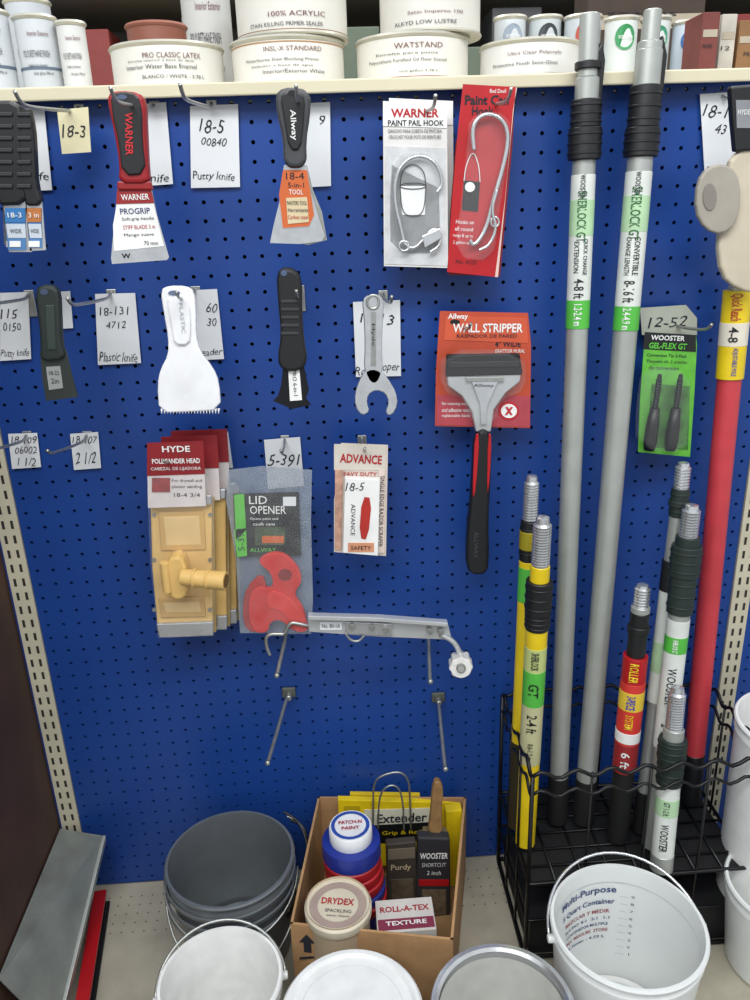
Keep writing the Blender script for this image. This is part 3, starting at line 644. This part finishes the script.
# yellow extender packages
def pkg(n,px,y,t,mat,extra=()):
    group(n); slab('sleeve',px,y,t,mat,.001)
    for e in extra: e(y)
pkg('roller_extender_package',[(338,800),(460,803),(461,866),(340,866)],-.045,.012,YL,[lambda y:slab('print_panel',[(364,810),(436,808),(438,826),(366,830)],y-.001,.001,M('#cfcdb8',.6)),lambda y:slab('dark_print',[(366,826),(437,822),(438,840),(367,844)],y-.002,.001,BLACK),lambda y:text('Extender',402,818,50,9,INK,y-.0012,3,.02),lambda y:text('Grip & Roll',402,833,40,5,YL,y-.0022,3,.01),lambda y:slab('window',[(344,806),(360,806),(360,850),(344,850)],y-.001,.001,M('#b59b14',.4))])
pkg('roller_extender_package',[(350,794),(420,795),(422,858),(352,858)],-.028,.008,M('#cfb21f',.4))
pkg('roller_extender_package',[(446,812),(462,810),(461,885),(447,887)],-.075,.02,YL)
group('pail_handle_loop'); 
ptube('wire_loop',[(373,830),(373,800),(374,782),(382,775),(400,771),(409,779),(410,800),(411,830)],-.050,.0018,ZINC)
ptube('wire_loop',[(378,830),(379,795),(388,785),(398,786),(403,800),(404,830)],-.07,.0018,ZINC)
# paint brush
group('paint_brush'); y=-.115
slab('handle',[(433,783),(440,781),(444,790),(442,812),(443,836),(428,836),(431,812)],y-.006,.014,M('#8a6a42',.5,0,.2,60),.004,1,3)
slab('ferrule',[(424,834),(448,835),(450,852),(421,851)],y-.01,.02,M('#a58f63',.35,.7),.002)
slab('sleeve',[(418,838),(450,839),(451,925),(415,925)],y-.02,.02,M('#2c2b2e',.5),.003)
text('WOOSTER',434,856,28,6,WHITE,y-.02,1,.02); text('SHORTCUT',434,865,24,4,M('#c9c9c9',.5),y-.02,1); slab('sleeve_red',rect(419,880,449,886),y-.021,.001,RED); text('2 inch',434,873,14,4,WHITE,y-.02)
slab('sleeve_picture',rect(422,890,446,915),y-.021,.001,M('#6a5a48',.5,0,.4,80))
group('brush_sleeve'); slab('dark_sleeve',[(386,845),(416,842),(418,925),(388,928)],-.13,.015,M('#3a332c',.6),.002)
slab('sleeve_band',[(388,850),(415,848),(415,858),(388,860)],-.1315,.002,M('#6a6152',.6)); text('Purdy',401,868,20,7,M('#b8a98a',.6),-.13,3,.01); slab('sleeve_panel',[(391,880),(413,879),(414,905),(392,906)],-.1315,.002,M('#54483a',.6,0,.3,80))
group('texture_additive_box')
A=PZ(377,927,.325);B=PZ(437,931,.325); w=(B.x-A.x)
box('carton',A.x,A.x+w,A.y-.012,A.y+.05,DECK+.005,.325,M('#c4bfb9',.6),.001)
box('carton_stripe',A.x+.002,A.x+w-.002,A.y-.008,A.y+.012,.325,.3258,M('#7d2f45',.5))
flat_text('TEXTURE',(A.x+w/2,A.y+.003,.3265),w*.7,.008,WHITE,0,.02); flat_text('ROLL-A-TEX',(A.x+w/2,A.y+.03,.326),w*.85,.011,M('#9b1c22',.5),0,.02)
# ---------------------------------------------------------------- bottom-left metal sheet and red level
group('metal_sheet')
xw=XL-.034
a=P(45,834,-.02); a.x=xw; b=P(103,836,-.04); e=PZ(62,1005,DECK+.04); e=b+(e-b)*1.15; e2=Vector((xw,e.y,a.z)); a.y=-.01
nn=(b-a).cross(e-b).normalized()*.0015
if nn.z<0: nn=-nn
mk('sheet',[a,b,e,e2,a+nn,b+nn,e+nn,e2+nn],[[3,2,1,0],[4,5,6,7],[0,1,5,4],[1,2,6,5],[2,3,7,6],[3,0,4,7]],M('#969b96',.42,.45,.2,18,bump=.1))
def rail(n,a,b,w,h,mat): 
    return mk(n,[a,b,b+Vector((w,0,0)),a+Vector((w,0,0)),a+Vector((0,0,-h)),b+Vector((0,0,-h)),b+Vector((w,0,-h)),a+Vector((w,0,-h))],[[0,1,2,3],[4,7,6,5],[0,4,5,1],[1,5,6,2],[2,6,7,3],[3,7,4,0]],mat,bev=.0008)
rail('folded_edge',b+nn*2,e+nn*2,.006,.012,M('#a9ada9',.4,.6))
group('spirit_level')
a=PZ(98,893,DECK+.03); b=PZ(75,1030,DECK+.03)
def bar(n,a,b,w,h0,h1,off,mat):
    d=(b-a).normalized(); s=Vector((d.y,-d.x,0)).normalized()
    if s.x<0: s=-s
    vs=[]
    for p in (a,b):
        for (x,z) in ((off,h0),(off+w,h0),(off+w,h1),(off,h1)): vs.append(Vector((p.x,p.y,0))+s*x+Vector((0,0,z)))
    return mk(n,vs,[[0,3,2,1],[4,5,6,7],[0,1,5,4],[1,2,6,5],[2,3,7,6],[3,0,4,7]],mat,bev=.001)
bar('web',a,b,.012,DECK+.008,DECK+.03,-.006,BLACK); bar('red_flange',a,b,.022,DECK+.03,DECK+.036,-.006,RED); bar('flange_low',a,b,.022,DECK+.001,DECK+.008,-.004,BLACKM)
# ---------------------------------------------------------------- cans on the top shelf
CT=M('#3a3b42',.7)
def can(n,u0,u1,vtop,vbot,col,txt,y=.07,stripe=None,rimc=None,base=None):
    uc=(u0+u1)/2; c=P(uc,vbot,y); r=mpp(P(uc,vbot,y))*(u1-u0)/2*.985; group(n)
    z0=base if base is not None else ZS+.0005; z1=P(uc,vtop,y-r*.6).z; h=z1-z0; o=(c.x,y+.0,z0)
    lathe('label_body',[(r-.002,.004),(r-.001,.005),(r-.001,h-.006),(r-.002,h-.005)],o,M(col,.45,0,.04,20),56)
    rm=rimc or M('#c4c1b3',.35,.5)
    lathe('bottom_rim',[(0,0),(r,0),(r+.0015,.002),(r,.005),(r-.003,.006)],o,rm,56)
    lathe('top_rim',[(r-.003,h-.007),(r,h-.006),(r+.002,h-.003),(r,h),(r-.006,h),(r-.008,h-.004),(r-.018,h-.004),(r-.02,h-.002),(0,h-.002)],o,rm,56)
    if stripe: lathe('label_stripe',[(r-.0006,h*stripe[0]),(r-.0006,h*stripe[1])],o,M(stripe[2],.5),56)
    a0=-math.atan2(c.x,1.22)*.8
    for i,(s,w,hh,f) in enumerate(txt): ctext(s,(o[0],o[1]),r+.0004,z0+h*f,r*w*.85,h*hh*.62,a0+(-.12 if i%2 else .1),CT if i else M('#6a3a3e',.6),.0)
    return z0+h
T4=[('Interior Exterior',1.2,.1,.75),('POLYURETHANE FINISH',1.5,.14,.5),('clear gloss 946 ml',1.1,.09,.25),('Acabado de poliuretano',1.1,.08,.35)]
can('paint_can',-22,19,8,86,'#c4c9cd',T4,.05,(.3,.34,'#5d6b7c')); can('paint_can',24,65,14,84,'#c2c6c9',T4,.06,(.3,.34,'#5d6b7c')); can('paint_can',64,93,20,83,'#cfcfcc',T4,.05); can('paint_can',14,58,-2,60,'#b6bbc0',T4,.22)
t=can('paint_can',115,226,43,84,'#d8d6ce',[('PRO CLASSIC LATEX',1.2,.18,.68),('Interior Water Base Enamel',1.5,.15,.45),('BLANCO / WHITE - 3.78 L',1.3,.12,.24),('Esmalte interior a base de agua',1.4,.09,.57)],.09)
can('terracotta_pot',128,188,22,44,'#7e4a3a',[],.09,rimc=M('#8a5443',.7),base=t+.0005)
can('paint_can',184,234,-25,43,'#b9b9b6',T4,.20)
t=can('paint_can',233,346,38,81,'#dedbd2',[('INSL-X STANDARD',1.2,.15,.72),('Waterborne Stain Blocking Primer',1.6,.13,.5),('Interior/Exterior White',1.3,.13,.27),('Sellador a base de agua',1.3,.09,.38)],.09,stripe=(.84,.87,'#a77f55'))
can('paint_can',237,349,-30,37,'#d5d2c9',[('100% ACRYLIC',1.2,.12,.3),('STAIN KILLING PRIMER SEALER',1.6,.1,.15)],.09,base=t+.0005,stripe=(.05,.08,'#8c6b4f'))
t=can('paint_can',356,469,35,79,'#dddad0',[('WATSTAND',1.0,.18,.72),('Polyurethane Fortified Oil Floor Enamel',1.7,.14,.42),('one gallon 3.78 L',.8,.09,.2),('Esmalte para pisos',1.3,.1,.56)],.09,stripe=(.05,.1,'#94302d'))
can('paint_can',379,481,-30,35,'#d2cfc6',[('Satin Impervo 100',1.3,.1,.3),('ALKYD LOW LUSTRE',1.5,.1,.15)],.09,base=t+.0005)
can('paint_can',479,577,40,77,'#dad9d5',[('Ultra Clear Polycrylic',1.3,.18,.6),('Protective Finish Semi-Gloss',1.6,.14,.35)],.07)
def scan(u0,u1,vt,y,col,dot):
    uc=(u0+u1)/2; can('stain_can',u0,u1,vt,70,col,[],y)
    c=P(uc,60,y); r=mpp(c)*(u1-u0)/2*.985; z=P(uc,vt+21,y-r).z; vs=[]
    for i in range(24):
        a=2*math.pi*i/24; x=.62*r*math.cos(a); al=x/r; vs.append((c.x+(r+.0006)*math.sin(al),y-(r+.0006)*math.cos(al),z+.62*r*1.1*math.sin(a)))
    mk('round_logo',vs,[list(range(24))],M(dot,.5))
    ctext('WOOD STAIN',(c.x,y),r+.0015,z,r*.9,.005,0,WHITE,.01)
scan(493,525,15,.19,'#c3c8cc','#8e9aa8'); scan(527,560,15,.19,'#b9bfc1','#33383d'); scan(562,599,14,.17,'#b9c0c5','#a8432f')
scan(602,635,16,.13,'#cdd3d0','#2f8a52'); scan(638,667,16,.13,'#cdd2d0','#3a8f6c'); scan(669,695,20,.13,'#b9c5d0','#2a5f9a')
def carton(u0,u1,vt,y,d,col,s):
    group('carton'); a=P(u0,60,y); b=P(u1,60,y); z=P((u0+u1)/2,vt,y).z
    box('body',a.x,b.x,y,y+d,ZS+.0005,z,M(col,.7,0,.15,25),.001); box('tape',a.x+.002,b.x-.002,y-.0008,y,ZS+(z-ZS)*.6,ZS+(z-ZS)*.72,M('#a59a88',.6))
    uc=(u0+u1)/2; text(s,uc,vt+34,(u1-u0)*.6,4,INK,y-.001)
carton(699,716,12,.02,.06,'#6b322c','PRIMER'); carton(718,733,14,.05,.12,'#b3ada2','12'); carton(736,775,20,.06,.2,'#7d5a38','FRAGILE')
carton(585,700,-20,.32,.08,'#3a2d24','STAINS')
# aisle seen behind the shelf
box('wall_far',-2.2,2.6,1.9,1.95,0,2.9,M('#5b5853',.8,0,.3,3),top=True)
group('far_shelving'); 
for k in range(3):
    box('shelf_board',-2,2.4,1.3,1.8,1.6+k*.32,1.62+k*.32,M('#8d8778',.6))
    x=-1.9
    while x<2.2:
        w=random.uniform(.07,.16); h=random.uniform(.14,.26); cc=random.choice(['#7d2f2a','#2f4a73','#a9a49a','#3a3a3c','#8f7a4a','#55604f'])
        box('stock_item',x,x+w,1.34,1.34+.14,1.62+k*.32,1.62+k*.32+h,M(cc,.6),.004); x+=w+random.uniform(.01,.05)
for x in (-1.9,0,2.3): box('shelf_post',x,x+.04,1.5,1.54,0,2.6,M('#8d8778',.6))
# ---------------------------------------------------------------- texts (single evaluation)
tmp=[]
for s,f,mt,par,bold in TEXTS:
    cu=bpy.data.curves.new('t','FONT'); cu.body=s; cu.resolution_u=2; cu.offset=bold; o=bpy.data.objects.new('t',cu); scene.collection.objects.link(o); tmp.append(o)
bpy.context.view_layer.update(); dg=bpy.context.evaluated_depsgraph_get()
for o,(s,f,mt,par,bold) in zip(tmp,TEXTS):
    me=bpy.data.meshes.new_from_object(o.evaluated_get(dg))
    vs=[v.co.copy() for v in me.vertices]
    if vs:
        x0=min(v.x for v in vs);x1=max(v.x for v in vs);y0=min(v.y for v in vs);y1=max(v.y for v in vs)
        for v in me.vertices: v.co=f((v.co.x-x0)/max(x1-x0,1e-6)-.5,(v.co.y-y0)/max(y1-y0,1e-6)-.5)
        me.materials.clear(); me.materials.append(mt)
        n=bpy.data.objects.new('printed_text',me); scene.collection.objects.link(n); n.parent=par
for o in tmp:
    cu=o.data; bpy.data.objects.remove(o); bpy.data.curves.remove(cu)
# recentre group empties on their geometry
for e in GROUPS:
    pts=[v.co for c in e.children if c.type=='MESH' for v in c.data.vertices]
    if not pts: continue
    lo=Vector((min(p[i] for p in pts) for i in range(3))); hi=Vector((max(p[i] for p in pts) for i in range(3)))
    e.location=(lo+hi)/2
    for c in e.children: c.matrix_parent_inverse=Matrix.Translation(-e.location)
# ---------------------------------------------------------------- light
w=bpy.data.worlds.new('world'); scene.world=w; w.use_nodes=True
bg=w.node_tree.nodes['Background']; bg.inputs[0].default_value=(.92,.96,1,1); bg.inputs[1].default_value=.76
def area(n,loc,sx,sy,e,tgt=None,col=(.97,.99,1)):
    l=bpy.data.lights.new(n,'AREA'); l.shape='RECTANGLE'; l.size=sx; l.size_y=sy; l.energy=e; l.color=col
    o=bpy.data.objects.new(n,l); scene.collection.objects.link(o); o.location=loc
    if tgt is not None: o.rotation_euler=(Vector(tgt)-Vector(loc)).to_track_quat('-Z','Y').to_euler()
area('ceiling_light',(.3,-1.5,2.9),2.4,.35,44,(.1,-.1,.9))
area('ceiling_light',(-.9,-2.3,2.9),2.4,.35,34,(0,0,.6))
area('ceiling_light',(.3,.6,2.9),2.0,.3,28)
print('objects',len(scene.objects))
